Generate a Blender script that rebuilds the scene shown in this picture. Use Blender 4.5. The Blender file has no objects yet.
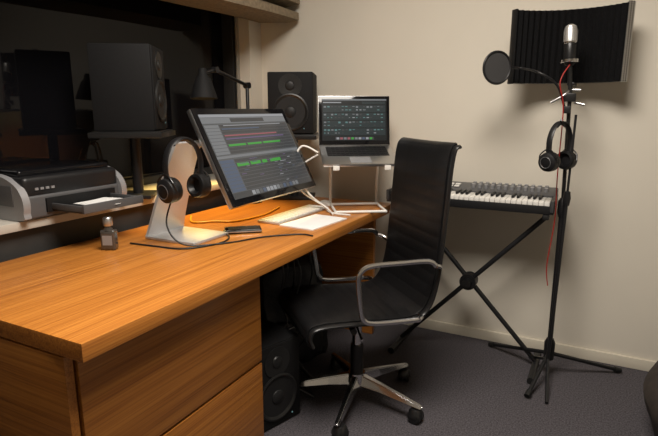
import bpy, bmesh, math, random
from mathutils import Vector, Matrix, Euler
from math import sin, cos, pi, radians, sqrt, atan2
random.seed(4)
S = bpy.context.scene
COL = S.collection

# ---------------------------------------------------------------- materials
def mat(name, col, rough=0.5, metal=0.0, emit=None, estr=0.0, noise=0.0, nscale=40.0, bump=0.0, spec=0.5, coat=0.0):
    m = bpy.data.materials.new(name); m.use_nodes = True
    nt = m.node_tree; b = nt.nodes['Principled BSDF']
    b.inputs['Base Color'].default_value = (*col, 1)
    b.inputs['Roughness'].default_value = rough
    b.inputs['Metallic'].default_value = metal
    b.inputs['Specular IOR Level'].default_value = spec
    b.inputs['Coat Weight'].default_value = coat
    if emit:
        b.inputs['Emission Color'].default_value = (*emit, 1)
        b.inputs['Emission Strength'].default_value = estr
    if noise or bump:
        tc = nt.nodes.new('ShaderNodeTexCoord'); n = nt.nodes.new('ShaderNodeTexNoise')
        n.inputs['Scale'].default_value = nscale; n.inputs['Detail'].default_value = 6
        nt.links.new(tc.outputs['Object'], n.inputs['Vector'])
        if noise:
            r = nt.nodes.new('ShaderNodeValToRGB')
            r.color_ramp.elements[0].position = 0.3; r.color_ramp.elements[1].position = 0.7
            r.color_ramp.elements[0].color = (*[c*(1-noise) for c in col], 1)
            r.color_ramp.elements[1].color = (*[min(1, c*(1+noise)) for c in col], 1)
            nt.links.new(n.outputs['Fac'], r.inputs['Fac']); nt.links.new(r.outputs['Color'], b.inputs['Base Color'])
        if bump:
            bp = nt.nodes.new('ShaderNodeBump'); bp.inputs['Strength'].default_value = bump
            bp.inputs['Distance'].default_value = 0.004
            nt.links.new(n.outputs['Fac'], bp.inputs['Height']); nt.links.new(bp.outputs['Normal'], b.inputs['Normal'])
    return m

def wood(name, axis, k=1.0):
    m = bpy.data.materials.new(name); m.use_nodes = True
    nt = m.node_tree; b = nt.nodes['Principled BSDF']; L = nt.links.new
    tc = nt.nodes.new('ShaderNodeTexCoord')
    def layer(sc_along, sc_across, detail, dist):
        mp = nt.nodes.new('ShaderNodeMapping')
        s = [sc_across]*3; s[axis] = sc_along
        mp.inputs['Scale'].default_value = s
        L(tc.outputs['Object'], mp.inputs['Vector'])
        n = nt.nodes.new('ShaderNodeTexNoise'); n.inputs['Scale'].default_value = 1
        n.inputs['Detail'].default_value = detail; n.inputs['Distortion'].default_value = dist
        L(mp.outputs['Vector'], n.inputs['Vector']); return n
    n1 = layer(2.5, 240, 5, 0.03); n2 = layer(0.6, 70, 3, 0.05)
    mx = nt.nodes.new('ShaderNodeMix'); mx.data_type = 'FLOAT'; mx.inputs[0].default_value = 0.35
    L(n1.outputs['Fac'], mx.inputs[2]); L(n2.outputs['Fac'], mx.inputs[3])
    r = nt.nodes.new('ShaderNodeValToRGB'); e = r.color_ramp.elements
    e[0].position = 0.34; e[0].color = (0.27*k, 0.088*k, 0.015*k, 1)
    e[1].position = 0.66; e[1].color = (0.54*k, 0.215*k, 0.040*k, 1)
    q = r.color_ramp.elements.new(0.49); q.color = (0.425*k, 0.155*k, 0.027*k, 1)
    L(mx.outputs[0], r.inputs['Fac']); L(r.outputs['Color'], b.inputs['Base Color'])
    b.inputs['Roughness'].default_value = 0.32
    bp = nt.nodes.new('ShaderNodeBump'); bp.inputs['Strength'].default_value = 0.08; bp.inputs['Distance'].default_value = 0.001
    L(n1.outputs['Fac'], bp.inputs['Height']); L(bp.outputs['Normal'], b.inputs['Normal'])
    return m

M = {}
M['wall'] = mat('wall_paint', (0.635, 0.59, 0.505), 0.85, noise=0.02, nscale=3, bump=0.03)
M['ceil'] = mat('ceiling_paint', (0.75, 0.70, 0.60), 0.9, noise=0.02, nscale=5)
M['carpet'] = mat('carpet', (0.074, 0.068, 0.075), 0.95, noise=0.5, nscale=160, bump=0.9, spec=0.1)
M['trim'] = mat('trim_paint', (0.62, 0.57, 0.47), 0.5, noise=0.02, nscale=8)
M['dwall'] = mat('shaded_wall_paint', (0.03, 0.028, 0.026), 0.6, noise=0.1, nscale=20)  # wall below the sill; its shade is put into the near-black colour
M['sill'] = mat('sill_paint', (0.44, 0.41, 0.36), 0.45, noise=0.03, nscale=10)
M['glass'] = mat('night_glass', (0.004, 0.004, 0.005), 0.03, noise=0.05, nscale=2, spec=0.22)
M['frame'] = mat('window_frame', (0.02, 0.02, 0.02), 0.5)
M['framel'] = mat('window_frame_light', (0.30, 0.28, 0.24), 0.5)
M['blind'] = mat('blind_fabric', (0.20, 0.155, 0.10), 0.9, noise=0.25, nscale=60, bump=0.3)
M['woodY'] = wood('teak_y', 1)
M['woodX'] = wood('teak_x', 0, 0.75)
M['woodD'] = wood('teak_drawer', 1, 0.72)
M['black'] = mat('black_plastic', (0.009, 0.009, 0.010), 0.42, noise=0.1, nscale=80, spec=.4)
M['matte'] = mat('matte_black', (0.006, 0.006, 0.0065), 0.7, noise=0.2, nscale=120, spec=.22)
M['bag'] = mat('bag_nylon', (0.014, 0.014, 0.016), 0.45, noise=0.4, nscale=60, bump=0.4, spec=.4)
M['gloss'] = mat('gloss_black', (0.006, 0.006, 0.007), 0.08, spec=.35)
M['leather'] = mat('black_leather', (0.006, 0.006, 0.0065), 0.42, noise=0.2, nscale=90, bump=0.12, spec=.30)
M['chrome'] = mat('chrome', (0.66, 0.66, 0.67), 0.16, 1.0)
M['alu'] = mat('aluminium', (0.60, 0.60, 0.60), 0.34, 1.0)
M['aluL'] = mat('aluminium_light', (0.58, 0.585, 0.59), 0.38, 0.55, noise=.03, nscale=200)
M['dkmetal'] = mat('dark_metal', (0.035, 0.035, 0.036), 0.3, 0.7)
M['white'] = mat('white_plastic', (0.72, 0.70, 0.66), 0.35)
M['paper'] = mat('paper', (0.76, 0.76, 0.75), 0.7, noise=0.02, nscale=30)
M['cone'] = mat('speaker_cone', (0.012, 0.012, 0.0125), 0.55, spec=.3)
M['rubber'] = mat('rubber', (0.012, 0.012, 0.012), 0.4, spec=.4)
M['grey'] = mat('grey_plastic', (0.04, 0.04, 0.042), 0.4)
M['dgrey'] = mat('dark_grey_plastic', (0.075, 0.075, 0.078), 0.4)
M['silver'] = mat('silver_plastic', (0.30, 0.30, 0.31), 0.35, 0.3)
M['bottle'] = mat('smoked_glass', (0.05, 0.045, 0.04), 0.06, 0.0, spec=.8, coat=.5)
M['red'] = mat('red_cable', (0.34, 0.015, 0.01), 0.5)
M['yellow'] = mat('yellow_cable', (0.75, 0.36, 0.02), 0.4)
M['brown'] = mat('brown_suede', (0.022, 0.015, 0.011), 0.8, noise=0.3, nscale=30, bump=0.3)
M['foam'] = mat('foam', (0.006, 0.006, 0.0065), 0.95, noise=0.4, nscale=200, bump=0.5, spec=0.1)
M['bulb'] = mat('bulb_glow', (1, 0.7, 0.3), 0.5, emit=(1, 0.62, 0.2), estr=12)
M['ceil_glow'] = mat('lamp_diffuser', (1, 0.9, 0.75), 0.5, emit=(1, 0.90, 0.80), estr=3)
def em(name, c, s=1.0):
    return mat(name, (0.01, 0.01, 0.01), 0.25, emit=c, estr=s)
M['s_bg'] = em('scr_bg', (0.10, 0.105, 0.11), .8); M['s_row'] = em('scr_row', (0.045, 0.047, 0.05), .9)
M['s_hdr'] = em('scr_header', (0.20, 0.21, 0.22), .8); M['s_green'] = em('scr_green', (0.05, 0.36, 0.05), .8)
M['s_lgt'] = em('scr_light', (0.33, 0.34, 0.36), .8); M['s_red'] = em('scr_red', (0.34, 0.10, 0.12), .8)
M['s_blue'] = em('scr_blue', (0.08, 0.11, 0.17), .8); M['s_dark'] = em('scr_dark', (0.006, 0.010, 0.012), .6)
M['s_cyan'] = em('scr_cyan', (0.10, 0.20, 0.20), .9); M['s_pur'] = em('scr_purple', (0.14, 0.10, 0.20), .8)
M['s_drow'] = em('scr_dim', (0.020, 0.032, 0.034), .8)

def perf(name, c0, c1, scale):
    m = mat(name, c0, 0.35, 0.8); nt = m.node_tree; b = nt.nodes['Principled BSDF']
    tc = nt.nodes.new('ShaderNodeTexCoord'); v = nt.nodes.new('ShaderNodeTexVoronoi'); v.inputs['Scale'].default_value = scale
    v.inputs['Randomness'].default_value = 0.0
    r = nt.nodes.new('ShaderNodeValToRGB'); r.color_ramp.elements[0].position = 0.35; r.color_ramp.elements[1].position = 0.42
    r.color_ramp.elements[0].color = (*c1, 1); r.color_ramp.elements[1].color = (*c0, 1)
    nt.links.new(tc.outputs['Object'], v.inputs['Vector']); nt.links.new(v.outputs['Distance'], r.inputs['Fac'])
    nt.links.new(r.outputs['Color'], b.inputs['Base Color']); return m
M['perf'] = perf('perforated_metal', (0.45, 0.44, 0.42), (0.02, 0.02, 0.02), 110)
M['grille'] = perf('mic_grille', (0.8, 0.8, 0.78), (0.08, 0.08, 0.08), 400)

# ---------------------------------------------------------------- builders
def finish(bm, name, m, smooth=False, parent=None, mats=None):
    me = bpy.data.meshes.new(name)
    bmesh.ops.recalc_face_normals(bm, faces=bm.faces[:])
    bm.to_mesh(me); bm.free()
    for x in (mats or [m]): me.materials.append(x)
    if smooth:
        for p in me.polygons: p.use_smooth = True
        try: me.set_sharp_from_angle(angle=radians(38))
        except Exception: pass
    o = bpy.data.objects.new(name, me); COL.objects.link(o)
    if parent: o.parent = parent
    return o

def bm_box(bm, c, s, rot=(0, 0, 0), bevel=0.0, seg=2):
    mtx = Matrix.Translation(c) @ Euler(rot).to_matrix().to_4x4() @ Matrix.Diagonal((*s, 1))
    r = bmesh.ops.create_cube(bm, size=1, matrix=mtx)
    if bevel:
        es = list({e for v in r['verts'] for e in v.link_edges})
        bmesh.ops.bevel(bm, geom=es, offset=bevel, segments=seg, affect='EDGES', profile=0.6)

def axis_mtx(p0, p1):
    p0 = Vector(p0); d = Vector(p1)-p0
    q = Vector((0, 0, 1)).rotation_difference(d.normalized())
    return Matrix.Translation(p0) @ q.to_matrix().to_4x4(), d.length

def bm_lathe(bm, prof, mtx, seg=32):
    rings = []
    for r, z in prof:
        if r < 1e-6: rings.append([bm.verts.new(mtx @ Vector((0, 0, z)))])
        else: rings.append([bm.verts.new(mtx @ Vector((r*cos(2*pi*i/seg), r*sin(2*pi*i/seg), z))) for i in range(seg)])
    for a, b in zip(rings, rings[1:]):
        if len(a) == 1 and len(b) == 1: continue
        for i in range(seg):
            j = (i+1) % seg
            if len(a) == 1: bm.faces.new((a[0], b[i], b[j]))
            elif len(b) == 1: bm.faces.new((a[i], b[0], a[j]))
            else: bm.faces.new((a[i], b[i], b[j], a[j]))

def catmull(pts, n=8, closed=False):
    pts = [Vector(p) for p in pts]; out = []; N = len(pts)
    rng = range(N if closed else N-1)
    for i in rng:
        if closed: p = [pts[(i+k-1) % N] for k in range(4)]
        else: p = [pts[max(i-1, 0)], pts[i], pts[i+1], pts[min(i+2, N-1)]]
        for k in range(n):
            t = k/n
            out.append(0.5*((2*p[1])+(-p[0]+p[2])*t+(2*p[0]-5*p[1]+4*p[2]-p[3])*t*t+(-p[0]+3*p[1]-3*p[2]+p[3])*t**3))
    if not closed: out.append(pts[-1])
    return out

def bm_sweep(bm, pts, ra, rb=None, seg=10, closed=False, up=None):
    rb = rb or ra; pts = [Vector(p) for p in pts]; N = len(pts); rings = []
    prev = None
    for i, p in enumerate(pts):
        if closed: t = pts[(i+1) % N]-pts[(i-1) % N]
        else: t = pts[min(i+1, N-1)]-pts[max(i-1, 0)]
        t.normalize()
        if up is not None: u = Vector(up)
        else:
            u = prev if prev is not None else (Vector((0, 0, 1)) if abs(t.z) < .9 else Vector((1, 0, 0)))
        u = (u-t*u.dot(t)).normalized(); prev = u
        s = t.cross(u)
        rings.append([bm.verts.new(p+s*ra*cos(2*pi*k/seg)+u*rb*sin(2*pi*k/seg)) for k in range(seg)])
    for i in range(N if closed else N-1):
        a = rings[i]; b = rings[(i+1) % N]
        for k in range(seg):
            j = (k+1) % seg; bm.faces.new((a[k], b[k], b[j], a[j]))
    if not closed:
        bm.faces.new(rings[0]); bm.faces.new(list(reversed(rings[-1])))

class G:
    def __init__(s, name, loc=(0, 0, 0), rz=0, world=False, rot=None):
        s.e = bpy.data.objects.new(name, None); COL.objects.link(s.e)
        s.e.empty_display_size = 0.1; s.e.location = loc
        s.e.rotation_euler = rot or (0, 0, rz)
        s.o = Vector(loc) if world else Vector((0, 0, 0))
    def box(s, n, c, sz, m, rot=(0, 0, 0), bevel=0.003, seg=2, smooth=True):
        bm = bmesh.new(); bm_box(bm, Vector(c)-s.o, sz, rot, bevel, seg); return finish(bm, n, M[m], smooth, s.e)
    def boxes(s, n, lst, m, bevel=0.0):
        bm = bmesh.new()
        for it in lst: bm_box(bm, Vector(it[0])-s.o, it[1], it[2] if len(it) > 2 else (0, 0, 0), bevel)
        return finish(bm, n, M[m], bevel > 0, s.e)
    def cyl(s, n, p0, p1, r, m, r2=None, seg=24):
        mt, L = axis_mtx(Vector(p0)-s.o, Vector(p1)-s.o); bm = bmesh.new(); r2 = r if r2 is None else r2
        bm_lathe(bm, [(0, 0), (r, 0), (r2, L), (0, L)], mt, seg); return finish(bm, n, M[m], True, s.e)
    def cyls(s, n, lst, m, seg=16):
        bm = bmesh.new()
        for p0, p1, r in lst:
            mt, L = axis_mtx(Vector(p0)-s.o, Vector(p1)-s.o); bm_lathe(bm, [(0, 0), (r, 0), (r, L), (0, L)], mt, seg)
        return finish(bm, n, M[m], True, s.e)
    def lathe(s, n, prof, p0, d, m, seg=36):
        p0 = Vector(p0)-s.o; mt, _ = axis_mtx(p0, p0+Vector(d)); bm = bmesh.new(); bm_lathe(bm, prof, mt, seg)
        return finish(bm, n, M[m], True, s.e)
    def tube(s, n, pts, r, m, rb=None, seg=10, closed=False, up=None, smooth=8):
        pts = [Vector(p)-s.o for p in pts]
        if smooth: pts = catmull(pts, smooth, closed)
        bm = bmesh.new(); bm_sweep(bm, pts, r, rb, seg, closed, up); return finish(bm, n, M[m], True, s.e)

def single_boxes(name, lst, m, bevel=0.0):
    bm = bmesh.new()
    for c0, c1 in lst:
        c = [(a+b)/2 for a, b in zip(c0, c1)]; sz = [abs(b-a) for a, b in zip(c0, c1)]
        bm_box(bm, Vector(c), sz, (0, 0, 0), bevel)
    return finish(bm, name, M[m], bevel > 0)

# ---------------------------------------------------------------- room
BY = 2.72
single_boxes('floor', [((-2.2, -1.8, -0.1), (2.0, BY+.1, 0))], 'carpet')
single_boxes('ceiling', [((-2.2, -1.8, 2.5), (2.0, BY+.1, 2.6))], 'ceil')
single_boxes('wall_back', [((-2.2, BY, 0), (2.0, BY+.1, 2.5))], 'wall')
single_boxes('wall_right', [((1.9, -1.8, 0), (2.0, BY, 2.5))], 'wall')
single_boxes('wall_front', [((-2.2, -1.8, 0), (1.9, -1.7, 2.5))], 'wall')
single_boxes('wall_left', [((-2.2, 2.60, 0.85), (-1.85, BY, 2.5)), ((-2.2, -1.7, 0.85), (-1.85, -1.0, 2.5)),
                           ((-2.2, -1.0, 2.15), (-1.85, 2.60, 2.5))], 'wall')
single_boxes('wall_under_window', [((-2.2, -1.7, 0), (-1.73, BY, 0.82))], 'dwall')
single_boxes('window_sill', [((-2.02, -1.0, 0.82), (-1.70, 2.60, 0.85)), ((-1.85, 2.60, 0.82), (-1.70, BY, 0.85))], 'sill', 0.004)
w = G('window_1', (-2.0, 0.8, 0.85), world=True)
w.box('glass_pane', (-2.03, 0.8, 1.5), (0.01, 3.6, 1.3), 'glass', bevel=0)
w.boxes('frame', [((-2.015, 0.8, 0.87), (0.03, 3.6, 0.04)), ((-2.01, 0.8, 2.125), (0.05, 3.6, 0.05)), ((-1.99, 2.585, 1.5), (0.08, 0.03, 1.3)),
                  ((-2.01, -0.975, 1.5), (0.05, 0.05, 1.3))], 'frame', 0.004)
w.box('edge_strip', (-1.93, 2.59, 1.5), (0.012, 0.02, 1.3), 'framel', bevel=.002)
single_boxes('baseboard_back', [((-1.73, BY-.014, 0), (1.9, BY, 0.055))], 'trim', 0.003)
single_boxes('baseboard_right', [((1.886, -1.7, 0), (1.9, BY-.014, 0.055))], 'trim', 0.003)

bl = G('roman_blind', (-1.75, 1.0, 2.1), world=True)
bm = bmesh.new()
prof = []
zb = 1.715
for i in range(5):
    z = zb+0.085*i
    prof += [(-1.66+.01*i, z+.07), (-1.57+.012*i, z+.035), (-1.57+.012*i, z-.005), (-1.65+.01*i, z-.012)][::-1]
prof += [(-1.68, 2.2), (-1.84, 2.2), (-1.84, zb)]
pp = [Vector((x, 0, z)) for x, z in prof]
ys = [-1.0+3.69*k/24 for k in range(25)]
rings = [[bm.verts.new(Vector((p.x+.006*sin(y*7+p.z*9), y, p.z+.008*sin(y*3.1)))-bl.o) for p in pp] for y in ys]
for a, b in zip(rings, rings[1:]):
    for k in range(len(pp)):
        j = (k+1) % len(pp); bm.faces.new((a[k], b[k], b[j], a[j]))
bm.faces.new(rings[0]); bm.faces.new(list(reversed(rings[-1])))
finish(bm, 'folded_fabric', M['blind'], True, bl.e)
bl.box('headrail', (-1.79, 0.8, 2.22), (0.09, 3.5, 0.06), 'blind')

# ---------------------------------------------------------------- desk
DZ = 0.74
d = G('desk', (-1.29, 1.6, 0), world=True)
d.box('desktop', (-1.295, 1.60, DZ-.022), (0.75, 1.88, 0.044), 'woodY', bevel=0.003)
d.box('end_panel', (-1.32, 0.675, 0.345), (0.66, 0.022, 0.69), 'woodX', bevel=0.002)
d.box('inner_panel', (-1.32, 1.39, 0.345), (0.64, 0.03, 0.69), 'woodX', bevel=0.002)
d.box('back_panel', (-1.64, 1.03, 0.345), (0.02, 0.68, 0.69), 'woodY', bevel=0.001)
d.box('carcass', (-1.32, 1.03, 0.35), (0.58, 0.68, 0.678), 'matte', bevel=0)
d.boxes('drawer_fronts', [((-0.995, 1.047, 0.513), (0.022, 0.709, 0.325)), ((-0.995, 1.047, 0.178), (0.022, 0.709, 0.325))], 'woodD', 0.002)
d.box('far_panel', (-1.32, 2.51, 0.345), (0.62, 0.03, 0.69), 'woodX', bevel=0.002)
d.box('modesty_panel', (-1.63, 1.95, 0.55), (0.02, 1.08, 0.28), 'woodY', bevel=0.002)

# ---------------------------------------------------------------- speakers
def speaker(g, wd, dp, h, z0):
    g.box('cabinet', (0, 0, z0+h/2), (wd, dp, h), 'matte', bevel=0.008)
    g.box('baffle', (0, -dp/2-.002, z0+h/2), (wd-.012, 0.006, h-.012), 'matte', bevel=0.002)
    f = -dp/2-.005; wz = z0+h*0.36; R = wd*0.40
    g.lathe('woofer_surround', [(R, 0), (R, .006), (R*.93, .008), (R*.86, .004), (R*.82, .001), (R*.80, -.001)], (0, f, wz), (0, -1, 0), 'rubber')
    g.lathe('woofer_cone', [(R*.82, .0015), (R*.3, .0005), (R*.28, .004), (R*.18, .008), (0, .010)], (0, f, wz), (0, -1, 0), 'cone')
    tz = z0+h*0.78; T = wd*.17
    g.lathe('tweeter', [(T*1.5, 0), (T*1.5, .003), (T, .002), (T*.6, .001), (T*.5, .006), (0, .010)], (0, f, tz), (0, -1, 0), 'rubber')
    g.cyl('power_led', (wd*.3, f, z0+.03), (wd*.3, f-.002, z0+.03), .003, 's_cyan', seg=10)

g = G('studio_monitor_speaker', (-1.755, 1.60, 1.135), radians(122)); speaker(g, 0.215, 0.24, 0.34, 0)
g = G('studio_monitor_speaker.001', (-1.475, 2.46, 1.095), radians(24)); speaker(g, 0.235, 0.26, 0.315, 0)
def spk_stand(name, x, y, z0, z1, rz, bs=(.22, .20)):
    g = G(name, (x, y, z0), rz); H = z1-z0
    g.box('base_plate', (0, 0, .008), (*bs, .016), 'black')
    g.cyl('post', (0, 0, .016), (0, 0, H-.02), .022, 'black')
    g.box('top_plate', (0, 0, H-.016), (.27, .29, .022), 'dkmetal')
    g.box('rubber_mat', (0, 0, H-.0035), (.25, .27, .005), 'rubber', bevel=.001)
spk_stand('speaker_stand', -1.755, 1.61, 0.85, 1.135, radians(122), (.16, .14))
spk_stand('speaker_stand.001', -1.475, 2.46, DZ, 1.095, radians(24), (.22, .18))

g = G('subwoofer', (-1.15, 1.585, 0), radians(72)); speaker(g, 0.24, 0.28, 0.35, 0.0)

# ---------------------------------------------------------------- monitor with L stand
mon = G('computer_monitor', (-1.285, 1.855, DZ))
tilt = radians(27)
pm = bpy.data.objects.new('panel_pivot', None); COL.objects.link(pm); pm.parent = mon.e
pm.location = (0.10, 0.0, 0.120)
pm.rotation_euler = Euler((-tilt, 0, radians(90)), 'XYZ')
class Sub(G):
    def __init__(s, e): s.e = e; s.o = Vector((0, 0, 0))
p = Sub(pm); W = .65; H = .41
p.box('panel_shell', (0, .012, H/2), (W, .022, H), 'alu', bevel=0.008)
p.box('glass_bezel', (0, -.001, H/2), (W-.004, .004, H-.004), 'gloss', bevel=0.0015)
def quads(parent, name, lst, key_list, y):
    bm = bmesh.new()
    for (x0, z0, x1, z1, k, dy) in lst:
        v = [bm.verts.new((a, y-dy, b)) for a, b in ((x0, z0), (x1, z0), (x1, z1), (x0, z1))]
        f = bm.faces.new(v); f.material_index = key_list.index(k)
    me = bpy.data.meshes.new(name); bm.to_mesh(me); bm.free()
    for k in key_list: me.materials.append(M[k])
    o = bpy.data.objects.new(name, me); COL.objects.link(o); o.parent = parent; return o
SX0, SX1, SZ0, SZ1 = -W/2+.026, W/2-.026, .028, H-.028
def R(u0, v0, u1, v1, k, d=1):
    return (SX0+(SX1-SX0)*u0, SZ1-(SZ1-SZ0)*v1, SX0+(SX1-SX0)*u1, SZ1-(SZ1-SZ0)*v0, k, d*.0003)
L = [R(0, 0, 1, 1, 's_bg', 0), R(0, 0, 1, .035, 's_lgt'), R(0, .04, 1, .11, 's_hdr'), R(.3, .05, .7, .10, 's_row', 2)]
for i in range(9):
    v = .13+i*.04
    L.append(R(.16, v, .99, v+.034, 's_row')); L.append(R(0.01, v, .15, v+.034, 's_hdr'))
L += [R(.17, .255, .80, .272, 's_red', 2), R(.17, .295, .88, .312, 's_pur', 2), R(.17, .175, .6, .19, 's_blue', 2), R(.2, .135, .9, .145, 's_lgt', 2)]
for a, b in ((.17, .36), (.38, .55), (.57, .80)): L.append(R(a, .37, b, .395, 's_green', 2))
L.append(R(.0, .50, 1, .53, 's_hdr'))
for i in range(9):
    v = .55+i*.042
    L.append(R(.16, v, .99, v+.036, 's_row')); L.append(R(0.01, v, .15, v+.036, 's_blue'))
for a, b in ((.17, .30), (.32, .44), (.46, .52), (.56, .70)): L.append(R(a, .60, b, .64, 's_green', 2))
for i in range(26):
    a = random.uniform(.17, .9); v = .55+random.randrange(9)*.042+.012
    L.append(R(a, v, a+random.uniform(.02, .08), v+.008, random.choice(['s_hdr', 's_lgt', 's_pur', 's_blue']), 3))
L.append(R(0, .93, 1, 1, 's_row', 4))
for i in range(14): L.append(R(.2+i*.043, .94, .235+i*.043, .99, random.choice(['s_hdr', 's_blue', 's_lgt', 's_bg']), 5))
quads(pm, 'screen', L, ['s_bg', 's_lgt', 's_hdr', 's_row', 's_red', 's_pur', 's_blue', 's_green'], -.0035)
prof = [(-.198, .010), (-.19, .05), (-.155, .16), (-.115, .27), (-.075, .362)]
pts = catmull([Vector((a, 0, b)) for a, b in prof], 6)
bm = bmesh.new(); rows = []
y0, y1 = -.475, -.275
for i, q in enumerate(pts):
    f = i/(len(pts)-1); t = (pts[min(i+1, len(pts)-1)]-pts[max(i-1, 0)]).normalized(); n = Vector((t.z, 0, -t.x))*.006
    a0 = y0+.055*f; a1 = y1-.01*f
    rows.append([bm.verts.new(Vector((q.x, a0, q.z))-n), bm.verts.new(Vector((q.x, a1, q.z))-n),
                 bm.verts.new(Vector((q.x, a1, q.z))+n), bm.verts.new(Vector((q.x, a0, q.z))+n)])
for a, b in zip(rows, rows[1:]):
    for k in range(4): j = (k+1) % 4; bm.faces.new((a[k], b[k], b[j], a[j]))
bm.faces.new(rows[0]); bm.faces.new(list(reversed(rows[-1])))
finish(bm, 'stand_neck', M['aluL'], True, mon.e)
mon.box('stand_foot', (-.085, -.375, .006), (.24, .20, .012), 'aluL', bevel=.004)
mon.box('hinge_arm', (-.066, -.29, .352), (.05, .08, .022), 'alu', bevel=.005)

# ---------------------------------------------------------------- headphones
def headphones(name, loc, rz, lean=0, sc=1.0, W=.075):
    g = G(name, loc, rot=(lean, 0, rz)); g.e.scale = (sc,)*3
    arc = [Vector((W*1.05*cos(a), 0, .075+.095*sin(a))) for a in [pi*k/10 for k in range(11)]]
    pts = [Vector((W*.98, 0, .02))]+arc+[Vector((-W*.98, 0, .02))]
    g.tube('headband', pts, .014, 'black', rb=.004, smooth=4)
    g.tube('band_pad', [v*0.97+Vector((0, 0, .001)) for v in arc[3:8]], .016, 'leather', rb=.006, smooth=4)
    for sx in (-1, 1):
        g.lathe('ear_cup', [(0, .032), (.025, .032), (.040, .024), (.043, .010), (.041, 0), (.020, -.001), (0, -.001)],
                (sx*(W-.012), 0, 0), (sx, 0, -.1), 'black')
        g.lathe('ear_pad', [(.020, -.004), (.030, -.020), (.040, -.018), (.043, -.008), (.042, .002), (.02, .002)],
                (sx*(W-.012), 0, 0), (sx, 0, -.1), 'leather')
        g.tube('yoke', [(sx*W*.98, -.043, 0), (sx*W*1.1, -.035, .03), (sx*W*1.05, 0, .055), (sx*W*1.1, .035, .03), (sx*W*.98, .043, 0)], .003, 'dkmetal', seg=8)
        g.lathe('cup_ring', [(.026, .033), (.024, .0345), (.022, .033)], (sx*(W-.012), 0, 0), (sx, 0, -.1), 'dgrey')
    return g
headphones('headphones', (-1.305, 1.410, .945), radians(85), 0, 1.05)

# ---------------------------------------------------------------- desk lamp
lp = G('desk_lamp', (-1.645, 2.30, DZ), world=True)
lp.lathe('base', [(0, 0), (.055, 0), (.055, .012), (.02, .02), (0, .02)], (-1.60, 2.22, DZ), (0, 0, 1), 'black')
lp.cyl('lower_arm', (-1.60, 2.22, DZ+.02), (-1.66, 2.30, 1.345), .009, 'dkmetal')
lp.cyl('upper_arm', (-1.66, 2.30, 1.345), (-1.64, 2.02, 1.405), .009, 'dkmetal')
lp.cyl('elbow', (-1.675, 2.30, 1.345), (-1.645, 2.30, 1.345), .016, 'black')
lp.cyl('wrist', (-1.655, 2.02, 1.405), (-1.625, 2.02, 1.405), .014, 'black')
hd = Vector((-1.64, 1.93, 1.385)); dr = Vector((0.06, -.06, -1)).normalized()
lp.lathe('shade', [(0, -.02), (.018, -.02), (.022, .01), (.035, .025), (.058, .10), (.062, .115), (.060, .115), (.056, .10), (.033, .03), (0, .025)], hd, dr, 'matte')
lp.cyl('shade_neck', (-1.64, 2.02, 1.405), hd, .008, 'dkmetal')
lp.lathe('bulb', [(0, .03), (.015, .035), (.026, .06), (.024, .078), (0, .09)], hd, dr, 'bulb')
ld = bpy.data.lights.new('lamp_light', 'SPOT'); ld.energy = 34; ld.color = (1, .68, .20); ld.spot_size = radians(95); ld.spot_blend = .5; ld.shadow_soft_size = .03
lo = bpy.data.objects.new('lamp_light', ld); COL.objects.link(lo); lo.parent = lp.e
lo.location = hd+dr*.125-lp.o; lo.rotation_euler = Vector((0, 0, -1)).rotation_difference(dr).to_euler()

# ---------------------------------------------------------------- laptop + stand
la = radians(33); LX, LY = -1.02, 2.30
g = G('laptop_stand', (LX, LY, DZ), la)
for sx in (-1, 1):
    g.tube('side_leg', [(sx*.12, -.11, .008), (sx*.12, .10, .008), (sx*.12, .13, .03), (sx*.12, .11, .255), (sx*.12, .05, .26), (sx*.12, -.12, .21)], .007, 'white', smooth=5)
    g.box('front_lip', (sx*.12, -.130, .218), (.03, .006, .022), 'white')
g.cyl('rear_bar', (-.12, .10, .008), (.12, .10, .008), .007, 'white')
g.cyl('top_bar', (-.12, .08, .26), (.12, .08, .26), .007, 'white')
g.cyl('front_bar', (-.12, -.11, .008), (.12, -.11, .008), .007, 'white')
lt = G('laptop', (LX, LY, DZ+.253), rot=(radians(17), 0, la))
lt.box('base', (0, 0, .012), (.36, .245, .016), 'alu', bevel=.005)
lt.box('keyboard_well', (0, .035, .0204), (.30, .12, .001), 'black', bevel=0)
keys = []
for r_ in range(5):
    for c_ in range(14): keys.append(((-.137+c_*.021, .083-r_*.024, .0215), (.017, .019, .002)))
lt.boxes('keys', keys, 'black')
lt.box('trackpad', (0, -.075, .0205), (.10, .07, .001), 'silver', bevel=0)
sc = bpy.data.objects.new('lid_pivot', None); COL.objects.link(sc); sc.parent = lt.e; sc.location = (0, .118, .02)
sc.rotation_euler = (radians(-26), 0, 0)
q = Sub(sc)
q.box('lid', (0, .004, .122), (.36, .008, .245), 'alu', bevel=.003)
q.box('lid_bezel', (0, -.001, .122), (.356, .003, .241), 'gloss', bevel=.001)
SX0, SX1, SZ0, SZ1 = -.163, .163, .022, .228
L = [R(0, 0, 1, 1, 's_dark', 0), R(0, 0, 1, .035, 's_hdr'), R(.02, .07, .30, .095, 's_lgt'), R(.62, .06, .98, .12, 's_drow')]
for by in range(4):
    y0_ = .15+by*.185
    L.append(R(.02, y0_, .98, y0_+.165, 's_drow'))
    for k in range(17):
        xx = .03+k*.055
        if random.random() < .8:
            L.append(R(xx, y0_+.02, xx+.035, y0_+.032+random.uniform(0, .03), random.choice(['s_cyan', 's_hdr', 's_cyan', 's_row']), 2))
        if random.random() < .6:
            L.append(R(xx, y0_+.10, xx+random.uniform(.015, .04), y0_+.12, random.choice(['s_cyan', 's_hdr', 's_lgt', 's_row']), 2))
L.append(R(.2, .91, .8, .98, 's_row', 2))
for i in range(10): L.append(R(.22+i*.057, .92, .26+i*.057, .97, random.choice(['s_lgt', 's_blue', 's_hdr', 's_green', 's_red']), 3))
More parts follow.
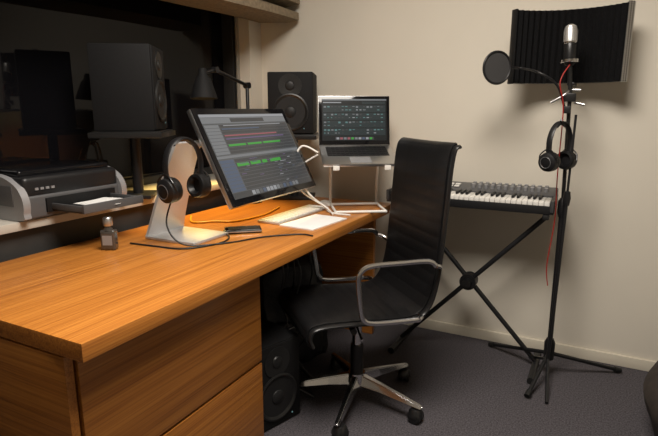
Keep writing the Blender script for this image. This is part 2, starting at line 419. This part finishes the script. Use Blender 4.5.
quads(sc, 'laptop_screen', L, ['s_dark', 's_hdr', 's_lgt', 's_cyan', 's_row', 's_blue', 's_drow', 's_green', 's_red'], -.003)

# ---------------------------------------------------------------- printer on sill
PYc = 1.255
pr = G('inkjet_printer', (-1.83, PYc, .85), world=True)
pr.box('lower_body', (-1.83, PYc, .893), (.29, .39, .080), 'dgrey', bevel=.010, seg=3)
pr.box('upper_body', (-1.835, PYc, .960), (.29, .39, .075), 'black', bevel=.02, seg=4)
pr.box('lid', (-1.85, PYc, 1.004), (.25, .37, .026), 'gloss', bevel=.011, seg=3)
ck = catmull([(-1.975, 0, .855), (-1.70, 0, .853), (-1.672, 0, .88), (-1.672, 0, .93), (-1.71, 0, .975), (-1.80, 0, 1.003), (-1.95, 0, 1.005), (-1.975, 0, .98)], 5, True)
for yy in (PYc-.215, PYc+.190):
    bm = bmesh.new()
    A = [bm.verts.new(Vector((v.x, yy, max(v.z, .8505)))-pr.o) for v in ck]; B = [bm.verts.new(Vector((v.x, yy+.025, max(v.z, .8505)))-pr.o) for v in ck]
    for k in range(len(A)): j = (k+1) % len(A); bm.faces.new((A[k], A[j], B[j], B[k]))
    bm.faces.new(A); bm.faces.new(list(reversed(B)))
    finish(bm, 'side_cheek', M['silver'], True, pr.e)
pr.box('side_inset', (-1.83, PYc-.2155, .935), (.22, .004, .07), 'dgrey', bevel=.001)
pr.box('front_slot', (-1.684, PYc+.02, .895), (.014, .29, .05), 'matte', bevel=.002)
pr.box('output_tray', (-1.600, PYc+.02, .880), (.17, .25, .012), 'black', bevel=.004)
pr.boxes('tray_rim', [((-1.515, PYc+.02, .890), (.012, .26, .030)), ((-1.60, PYc-.104, .890), (.17, .008, .022)), ((-1.60, PYc+.144, .890), (.17, .008, .022))], 'dgrey', .003)
pr.boxes('buttons', [((-1.689, PYc-.15+.02*i, .955), (.006, .012, .008)) for i in range(4)], 'silver')
bm = bmesh.new()
for i in range(4): bm_box(bm, Vector((.005*i, .01*i, .0005+.0011*i)), (.14, .12, .001), (0, 0, .08*i))
o = finish(bm, 'printed_pages', M['paper']); o.parent = pr.e; o.location = Vector((-1.60, PYc+.03, .8865))-pr.o

# ---------------------------------------------------------------- desk things
g = G('glass_bottle', (-1.485, 1.215, DZ), radians(25))
g.box('body', (0, 0, .036), (.052, .032, .072), 'bottle', bevel=.008, seg=3)
g.box('label', (0, -.0163, .036), (.034, .001, .034), 'silver', bevel=0)
g.lathe('shoulder', [(0, .070), (.017, .070), (.011, .082), (.011, .088), (0, .088)], (0, 0, 0), (0, 0, 1), 'bottle')
g.lathe('cap', [(0, .086), (.015, .086), (.016, .090), (.016, .112), (.013, .116), (0, .116)], (0, 0, 0), (0, 0, 1), 'alu')
g = G('wireless_keyboard', (-1.215, 2.03, DZ), radians(88))
g.box('tray', (0, 0, .006), (.43, .115, .010), 'aluL', bevel=.003)
g.boxes('keys', [((-.193+c*.0297, .042-r*.0205, .0125), (.025, .017, .004)) for c in range(14) for r in range(5)], 'white', .001)
bm = bmesh.new()
bm_box(bm, Vector((0, 0, .003)), (.17, .27, .006), (0, 0, 0), .001)
o = finish(bm, 'writing_pad', M['paper']); o.location = (-1.06, 1.93, DZ); o.rotation_euler = (0, 0, radians(-6))
g = G('computer_mouse', (-1.215, 2.34, DZ), radians(60))
g.lathe('shell', [(0, .026), (.012, .025), (.024, .018), (.030, .008), (.030, 0), (0, 0)], (0, 0, 0), (0, 0, 1), 'white'); g.e.scale = (.9, 1.6, .9)
g = G('mobile_phone', (-1.23, 1.645, DZ), radians(40))
g.box('body', (0, 0, .009), (.145, .07, .016), 'gloss', bevel=.005, seg=3)
g.box('frame', (0, 0, .009), (.147, .072, .006), 'alu', bevel=.003)
g.box('display', (0, 0, .0175), (.115, .06, .001), 's_dark', bevel=0)
z = DZ+.004
cb = G('headphone_cable', (-1.3, 1.4, DZ), world=True)
cb.tube('black_cable', [(-1.34, 1.38, .91), (-1.33, 1.335, .82), (-1.27, 1.35, z+.008), (-1.17, 1.46, z), (-1.10, 1.60, z), (-1.0, 1.70, z), (-.94, 1.70, z)], .003, 'rubber')
cb = G('phone_cable', (-1.3, 1.4, DZ), world=True)
cb.tube('lead', [(-1.48, 1.30, z), (-1.36, 1.31, z), (-1.25, 1.33, z), (-1.19, 1.44, z), (-1.21, 1.53, z), (-1.27, 1.58, z+.002), (-1.287, 1.597, z+.005)], .003, 'rubber')
cb = G('yellow_cable', (-1.4, 1.7, DZ), world=True)
cb.tube('lead', [(-1.62, 1.78, z), (-1.52, 1.68, z), (-1.44, 1.74, z), (-1.37, 1.78, z), (-1.34, 1.95, z), (-1.38, 2.15, z)], .004, 'yellow')
cb = G('power_cable', (-1.2, 2.2, DZ), world=True)
cb.tube('white_loop', [(-1.18, 2.19, 1.02), (-1.25, 2.16, 1.05), (-1.27, 2.13, .97), (-1.20, 2.12, .84), (-1.15, 2.19, z+.02), (-1.08, 2.14, z), (-.98, 2.13, z)], .005, 'white')
cb.tube('white_loop_b', [(-1.18, 2.19, 1.01), (-1.26, 2.17, .95), (-1.24, 2.12, .85), (-1.13, 2.17, z+.02), (-1.06, 2.11, z)], .0045, 'white')
# cable tangle hanging under desk
cb = G('hanging_cables', (-1.1, 1.8, .69), world=True)
for i, (x, y, r_, m_) in enumerate(((-1.08, 1.78, .004, 'rubber'), (-1.12, 1.74, .0035, 'grey'), (-1.04, 1.82, .004, 'rubber'), (-1.16, 1.80, .003, 'dgrey'), (-1.06, 1.72, .0035, 'grey'))):
    cb.tube('cable', [(x, y, .694), (x+.03, y+.02*i-.04, .56), (x-.03, y+.05, .44-.02*i), (x+.02, y+.02, .30), (x-.06, y+.05-.02*i, .15), (x-.03+.03*i, y+.04, .02), (x-.12, y+.10+.02*i, .008), (x-.2, y+.22-.03*i, .008)], r_, m_)

# ---------------------------------------------------------------- office chair
ch = G('office_chair', (-.815, 1.85, 0), radians(136))
ctrl = [(.262, .385), (.272, .42), (.245, .452), (.12, .452), (-.04, .440), (-.15, .442), (-.205, .485), (-.235, .58), (-.25, .72), (-.262, .86), (-.272, 1.0), (-.285, 1.075), (-.305, 1.088)]
pts = catmull([Vector((0, a, b)) for a, b in ctrl], 24)
front = []; back = []; cum = [0]
for i in range(1, len(pts)): cum.append(cum[-1]+(pts[i]-pts[i-1]).length)
for i, q_ in enumerate(pts):
    t = (pts[min(i+1, len(pts)-1)]-pts[max(i-1, 0)]).normalized()
    n = Vector((0, t.z, -t.y))
    bump_ = .0020*sqrt(abs(sin(pi*cum[i]/.048)))
    front.append(q_+n*(.010+bump_)); back.append(q_-n*(.010+bump_))
loop = front+back[::-1]
WS = .215; bm = bmesh.new(); xs = [-WS, -WS+.006, -.1, 0, .1, WS-.006, WS]
rings = []
for k, x in enumerate(xs):
    cv = .006*((x/WS)**2); sh = .75 if k in (0, 6) else 1
    N = len(loop); ring = []
    for i in range(N):
        mid = (loop[i]+loop[N-1-i])/2
        v = mid+(loop[i]-mid)*sh
        ring.append(bm.verts.new((x, v.y+cv*.5, v.z+cv*.5)))
    rings.append(ring)
for a, b in zip(rings, rings[1:]):
    N = len(a)
    for k in range(N): j = (k+1) % N; bm.faces.new((a[k], b[k], b[j], a[j]))
N = len(loop)
for ring in (rings[0], rings[-1]):
    for i in range(N//2-1): bm.faces.new((ring[i], ring[i+1], ring[N-2-i], ring[N-1-i]))
finish(bm, 'ribbed_sling', M['leather'], True, ch.e)
for sx in (-1, 1):
    x = sx*(WS+.008)
    ch.tube('side_rail', [(x, a, b) for a, b in ctrl], .008, 'dkmetal', rb=.014, smooth=8, up=(1, 0, 0))
    xa = sx*.262
    base = [(-.205, .655), (-.17, .676), (-.05, .680), (.05, .680), (.090, .666), (.104, .63), (.094, .53), (.082, .482), (.045, .463), (-.06, .455), (-.14, .452)]
    ch.tube('armrest_loop', [(xa, a, b) for a, b in base], .010, 'chrome', rb=.006, up=(1, 0, 0), smooth=6)
    ch.tube('arm_bracket', [(xa, -.205, .655), (xa*.95, -.232, .645), (x, -.245, .63)], .009, 'chrome', smooth=4)
    ch.tube('seat_bracket', [(xa, -.14, .452), (x, -.165, .45), (sx*.1, -.12, .405), (0, -.02, .395)], .010, 'chrome', smooth=4)
ch.box('mechanism', (0, 0, .397), (.16, .22, .045), 'dkmetal', bevel=.012)
ch.tube('cross_bar', [(-WS, .10, .418), (0, .06, .400), (WS, .10, .418)], .012, 'dkmetal')
ch.cyl('gas_lift_upper', (0, 0, .25), (0, 0, .385), .020, 'chrome')
ch.cyl('gas_lift_lower', (0, 0, .10), (0, 0, .26), .027, 'dkmetal')
ch.lathe('hub', [(0, .075), (.038, .075), (.042, .10), (.036, .135), (0, .135)], (0, 0, 0), (0, 0, 1), 'chrome')
ch.tube('tilt_lever', [(0, .02, .39), (-.14, .05, .380), (-.20, .06, .372)], .005, 'chrome', smooth=4)
for i in range(5):
    a = radians(-86-136+72*i+6); c, s_ = cos(a), sin(a)
    bm = bmesh.new(); rr = []
    for rad, wd, zt, zb_ in ((.03, .024, .130, .085), (.12, .020, .115, .083), (.22, .016, .095, .074), (.295, .013, .080, .066), (.305, .010, .077, .068)):
        rr.append([bm.verts.new((c*rad-s_*w_, s_*rad+c*w_, z_)) for w_, z_ in ((-wd, zb_), (wd, zb_), (wd*.55, zt), (-wd*.55, zt))])
    for A, B in zip(rr, rr[1:]):
        for k in range(4): j = (k+1) % 4; bm.faces.new((A[k], B[k], B[j], A[j]))
    bm.faces.new(rr[0]); bm.faces.new(rr[-1])
    bmesh.ops.bevel(bm, geom=bm.edges[:], offset=.003, segments=2, affect='EDGES')
    finish(bm, 'base_arm', M['chrome'], True, ch.e)
    cx, cy = c*.29, s_*.29; b2 = a+radians(50+37*i); ux, uy = cos(b2), sin(b2)
    ch.cyl('castor_stem', (cx, cy, .045), (cx, cy, .075), .008, 'dkmetal')
    px, py = cx-uy*.012, cy+ux*.012
    for sgn in (-1, 1):
        m0 = Vector((px+ux*sgn*.005, py+uy*sgn*.005, .028))
        ch.lathe('castor_wheel', [(0, 0), (.024, 0), (.028, .004), (.028, .014), (.022, .020), (0, .020)], m0, (ux*sgn, uy*sgn, 0), 'rubber', 24)
    ch.lathe('castor_hood', [(0, .034), (.018, .032), (.028, .020), (.030, .0), (.026, 0), (0, .02)], (px, py, .028), (0, 0, 1), 'dkmetal', 24)

# ---------------------------------------------------------------- keyboard controller + X stand
KX0, KX1, KZ = -.90, -.135, .775
kb = G('midi_keyboard', ((KX0+KX1)/2, 2.50, KZ), world=True)
cx = (KX0+KX1)/2; wx = KX1-KX0
kb.box('case_bottom', (cx, 2.505, KZ+.02), (wx, .25, .04), 'black', bevel=.006)
kb.box('control_panel', (cx, 2.575, KZ+.055), (wx-.004, .11, .045), 'dgrey', rot=(radians(14), 0, 0), bevel=.006)
for x in (KX0+.008, KX1-.008): kb.box('end_cheek', (x, 2.50, KZ+.036), (.016, .25, .052), 'grey', bevel=.006)
nk = 29; kw = (wx-.10)/nk; x0 = KX0+.082
kb.boxes('white_keys', [((x0+kw*(i+.5), 2.447, KZ+.047), (kw-.0018, .135, .018)) for i in range(nk)], 'white', .0015)
kb.boxes('black_keys', [((x0+kw*(i+1), 2.472, KZ+.061), (kw*.5, .085, .014)) for i in range(nk-1) if i % 7 in (0, 1, 3, 4, 5)], 'black', .002)
kb.box('wheel_block', (KX0+.045, 2.45, KZ+.045), (.06, .12, .02), 'grey', bevel=.003)
kb.cyls('knobs', [((KX1-.05-.030*i, 2.595-.035*j, KZ+.070), (KX1-.05-.030*i, 2.595-.035*j-.004, KZ+.098-.006*j), .009) for i in range(12) for j in range(2)], 'silver')
kb.boxes('pads', [((KX1-.46-.032*i, 2.585-.03*j, KZ+.083-.006*j), (.024, .022, .006)) for i in range(5) for j in range(2)], 'white', .001)
xs_ = G('keyboard_stand', (-.5, 2.50, 0), world=True)
for k, (ya, sg) in enumerate(((2.485, 1), (2.515, -1))):
    a0 = Vector((-.5-sg*.335, ya, .028)); a1 = Vector((-.5+sg*.335, ya, .752))
    xs_.cyl('cross_tube', a0, a1, .0115, 'black')
    xs_.box('top_support', (a1.x, 2.50, .763), (.028, .25, .022), 'rubber', bevel=.006)
    xs_.cyl('floor_bar', (a0.x, 2.34, .016), (a0.x, 2.64, .016), .0145, 'black')
    for yy in (2.34, 2.64): xs_.cyl('rubber_foot', (a0.x, yy-.014, .016), (a0.x, yy+.014, .016), .016, 'rubber')
xs_.lathe('pivot_disc', [(0, 0), (.040, 0), (.040, .06), (0, .06)], (-.5, 2.53, .39), (0, -1, 0), 'black')
xs_.lathe('pivot_knob', [(0, 0), (.022, 0), (.02, .025), (0, .025)], (-.5, 2.47, .39), (0, -1, 0), 'dkmetal')

# ---------------------------------------------------------------- mic stand assembly
PX, PY = -.105, 2.44
ms = G('microphone_stand', (PX, PY, 0), world=True)
TX = PX-.012
ms.cyl('lower_pole', (PX, PY, .10), (PX, PY, .80), .0115, 'black')
ms.cyl('upper_pole', (PX, PY, .80), (TX, PY, 1.29), .008, 'black')
ms.lathe('height_clutch', [(0, -.04), (.014, -.04), (.020, -.02), (.020, .03), (.012, .045), (0, .045)], (PX, PY, .80), (0, 0, 1), 'black')
ms.lathe('leg_hub', [(0, .09), (.022, .09), (.024, .17), (.016, .19), (0, .19)], (PX, PY, 0), (0, 0, 1), 'black')
for fx, fy in ((.20, 2.63), (-.40, 2.64), (-.165, 2.19)):
    ms.tube('tripod_leg', [(PX, PY, .12), (fx, fy, .014)], .009, 'black', smooth=0)
    dd = (Vector((fx, fy, .014))-Vector((PX, PY, .12)))
    ms.tube('leg_tip', [Vector((fx, fy, .014))-dd.normalized()*.03, Vector((fx, fy, .014))], .013, 'rubber', smooth=0)
ms.box('clamp', (TX, PY, 1.27), (.05, .04, .035), 'dkmetal')
ms.tube('bracket', [(TX-.07, PY-.02, 1.25), (TX-.02, PY-.02, 1.28), (TX, PY, 1.30), (TX+.04, PY, 1.30)], .006, 'alu', smooth=4)
ms.cyl('wing_screw', (TX+.02, PY, 1.25), (TX+.06, PY-.01, 1.24), .006, 'alu')
ms.cyl('mount_post', (TX, PY, 1.29), (TX-.01, PY, 1.40), .009, 'dkmetal')
ms.box('filter_bracket', (TX, PY+.09, 1.325), (.03, .19, .012), 'dkmetal')
QX, QY = PX+.03, PY-.04
ms.cyl('slim_lower_pole', (QX-.03, QY-.01, .10), (QX-.015, QY, .85), .008, 'black')
ms.cyl('slim_upper_pole', (QX-.015, QY, .85), (QX-.01, QY, 1.20), .005, 'black')
ms.lathe('slim_clutch', [(0, -.03), (.012, -.03), (.016, 0), (.012, .03), (0, .03)], (QX-.015, QY, .85), (0, 0, 1), 'black')
for fx, fy in ((-.085, 2.18), (-.20, 2.60)):
    ms.tube('slim_leg', [(QX-.03, QY-.01, .11), (fx, fy, .010)], .007, 'black', smooth=0)
ms.tube('headphone_hook', [(TX, PY-.012, 1.160), (PX-.02, PY-.04, 1.160), (PX-.028, PY-.085, 1.162), (PX-.03, PY-.12, 1.18)], .005, 'dkmetal')

rf = G('acoustic_reflection_filter', (TX, 2.60, 1.34), world=True)
cxf, cyf, Rf = TX-.018, 2.30, .33
A0, A1 = radians(90-41), radians(90+47)
def arc_shell(n, r0f, r1, z0, z1, m, steps=60, ridg=0.0):
    bm = bmesh.new(); rings = []
    for k in range(steps+1):
        a = A0+(A1-A0)*k/steps
        ri = r0f-(ridg*(abs((k % 4)-2)/2.0))
        c, s_ = cos(a), sin(a)
        rings.append([bm.verts.new(Vector((cxf+c*r, cyf+s_*r, z))-rf.o) for r, z in ((ri, z0), (r1, z0), (r1, z1), (ri, z1))])
    for a, b in zip(rings, rings[1:]):
        for k in range(4): j = (k+1) % 4; bm.faces.new((a[k], b[k], b[j], a[j]))
    bm.faces.new(rings[0]); bm.faces.new(rings[-1])
    return finish(bm, n, M[m], False, rf.e)
arc_shell('perforated_shell', Rf-.004, Rf, 1.335, 1.650, 'perf')
arc_shell('foam_liner', Rf-.018, Rf-.0045, 1.338, 1.647, 'foam', 72, .010)
for a in (A0, A1):
    c, s_ = cos(a), sin(a)
    rf.box('end_strip', (cxf+c*(Rf-.008), cyf+s_*(Rf-.008), 1.4925), (.034, .008, .318), 'perf' if a == A0 else 'dkmetal', rot=(0, 0, a), bevel=.002)
mc = G('condenser_microphone', (TX-.012, PY, 1.40)); mc.e.rotation_euler = (radians(-3), radians(-3), 0)
mc.lathe('body', [(0, .0), (.016, 0), (.024, .012), (.0255, .02), (.0255, .085), (.024, .09), (0, .09)], (0, 0, 0), (0, 0, 1), 'dkmetal')
mc.lathe('grille_head', [(.024, .09), (.027, .093), (.027, .135), (.022, .155), (.010, .163), (0, .164)], (0, 0, 0), (0, 0, 1), 'grille')
mc.lathe('chrome_band', [(.0262, .086), (.028, .088), (.028, .094), (.0262, .096)], (0, 0, 0), (0, 0, 1), 'chrome')
mc.lathe('shock_ring', [(.034, .01), (.037, .012), (.037, .022), (.034, .024), (.034, .01)], (0, 0, 0), (0, 0, 1), 'chrome')
mc.cyls('ring_spokes', [((.024*cos(a), .024*sin(a), .017), (.035*cos(a), .035*sin(a), .017), .002) for a in [k*pi/3 for k in range(6)]], 'dkmetal')
pf = G('pop_filter', (-.40, 2.36, 1.39), world=True)
pc = Vector((-.405, 2.36, 1.395)); nrm = Vector((.66, -.75, 0)).normalized()
sd = Vector((0, 0, 1)).cross(nrm)
ring = [pc+sd*.064*cos(2*pi*k/40)+Vector((0, 0, 1))*.066*sin(2*pi*k/40) for k in range(40)]
pf.tube('hoop', ring, .005, 'black', smooth=0, closed=True)
pf.lathe('nylon_mesh', [(0, -.001), (.063, -.001), (.063, .001), (0, .001)], pc, nrm, 'grey')
pf.tube('gooseneck', [pc+sd*.068, pc+sd*.12, (TX-.12, PY-.07, 1.37), (TX-.05, PY-.05, 1.32), (TX-.015, PY-.03, 1.23)], .005, 'black')
pf.box('clamp', (TX-.005, PY-.028, 1.22), (.028, .026, .03), 'black')
headphones('headphones.001', (PX-.030, PY-.085, 1.012), radians(62), 0, .94)
rc = G('microphone_cable', (PX, PY, 1.0), world=True)
rc.tube('red_lead', [(TX-.01, PY-.03, 1.40), (PX-.05, PY-.06, 1.33), (PX-.03, PY-.045, 1.22), (PX-.030, PY-.035, .95), (PX-.025, PY-.03, .75), (PX-.04, PY-.035, .55), (PX-.03, PY-.03, .45)], .0024, 'red')

# ---------------------------------------------------------------- floor things
bm = bmesh.new(); bmesh.ops.create_uvsphere(bm, u_segments=48, v_segments=24, radius=1)
for v in bm.verts:
    x, y, z_ = v.co; zz = max(z_, -.55)
    f = 1+.04*sin(5*x+2)*cos(4*y)+.03*sin(9*z_)
    v.co = Vector((x*.46*f, y*.50*f, (zz+.55)*.26*(f if zz > -.54 else 1)))
o = finish(bm, 'bean_bag', M['brown'], True); o.location = (.71, 2.12, 0)
bg = G('backpack', (-1.27, 2.02, 0), radians(60))
bm = bmesh.new(); bmesh.ops.create_cube(bm, size=1)
bmesh.ops.subdivide_edges(bm, edges=bm.edges[:], cuts=8, use_grid_fill=True)
for v in bm.verts:
    c = v.co.copy(); n = c.normalized()*.62; k = c.lerp(n, .45)
    wob = .012*sin(14*c.x+7*c.z)+.008*sin(23*c.z+4*c.x)
    v.co = Vector((k.x*.34, k.y*.22*(1.1-.5*c.z)+wob, (k.z+.5)*.50))
mz = min(v.co.z for v in bm.verts)
for v in bm.verts: v.co.z -= mz
finish(bm, 'body', M['bag'], True, bg.e)
bg.tube('carry_handle', [(-.05, 0, .48), (-.03, 0, .54), (.03, 0, .54), (.05, 0, .48)], .008, 'grey')
bg.box('front_pocket', (0, -.13, .17), (.24, .05, .20), 'bag', bevel=.02, seg=3)
bg.tube('zipper', [(-.10, -.157, .22), (-.05, -.158, .245), (.05, -.158, .245), (.10, -.157, .22)], .003, 'alu')

# ---------------------------------------------------------------- lights
LXc, LYc = -.40, .95
cl = G('ceiling_lamp', (LXc, LYc, 2.5), world=True)
cl.lathe('housing', [(0, 0), (.54, 0), (.55, -.05), (.53, -.05), (0, -.045)], (LXc, LYc, 2.5), (0, 0, 1), 'white', 48)
cl.lathe('diffuser', [(0, -.052), (.525, -.052), (.525, -.047), (0, -.047)], (LXc, LYc, 2.5), (0, 0, 1), 'ceil_glow', 48)
a = bpy.data.lights.new('ceiling_light', 'AREA'); a.shape = 'DISK'; a.size = 1.04; a.energy = 68; a.color = (1, .925, .83)
ao = bpy.data.objects.new('ceiling_light', a); COL.objects.link(ao); ao.parent = cl.e; ao.location = Vector((0, 0, -.058))

wd = bpy.data.worlds.new('night'); S.world = wd; wd.use_nodes = True
wd.node_tree.nodes['Background'].inputs[0].default_value = (.02, .025, .04, 1)
wd.node_tree.nodes['Background'].inputs[1].default_value = .3
S.view_settings.view_transform = 'Standard'

# ---------------------------------------------------------------- camera
cd = bpy.data.cameras.new('camera'); cd.sensor_width = 36; cd.lens = 28.34; cd.clip_start = .02
co = bpy.data.objects.new('camera', cd); COL.objects.link(co)
co.location = (0, 0, 1.22); co.rotation_euler = (radians(90-11.8), 0, radians(27.1))
S.camera = co
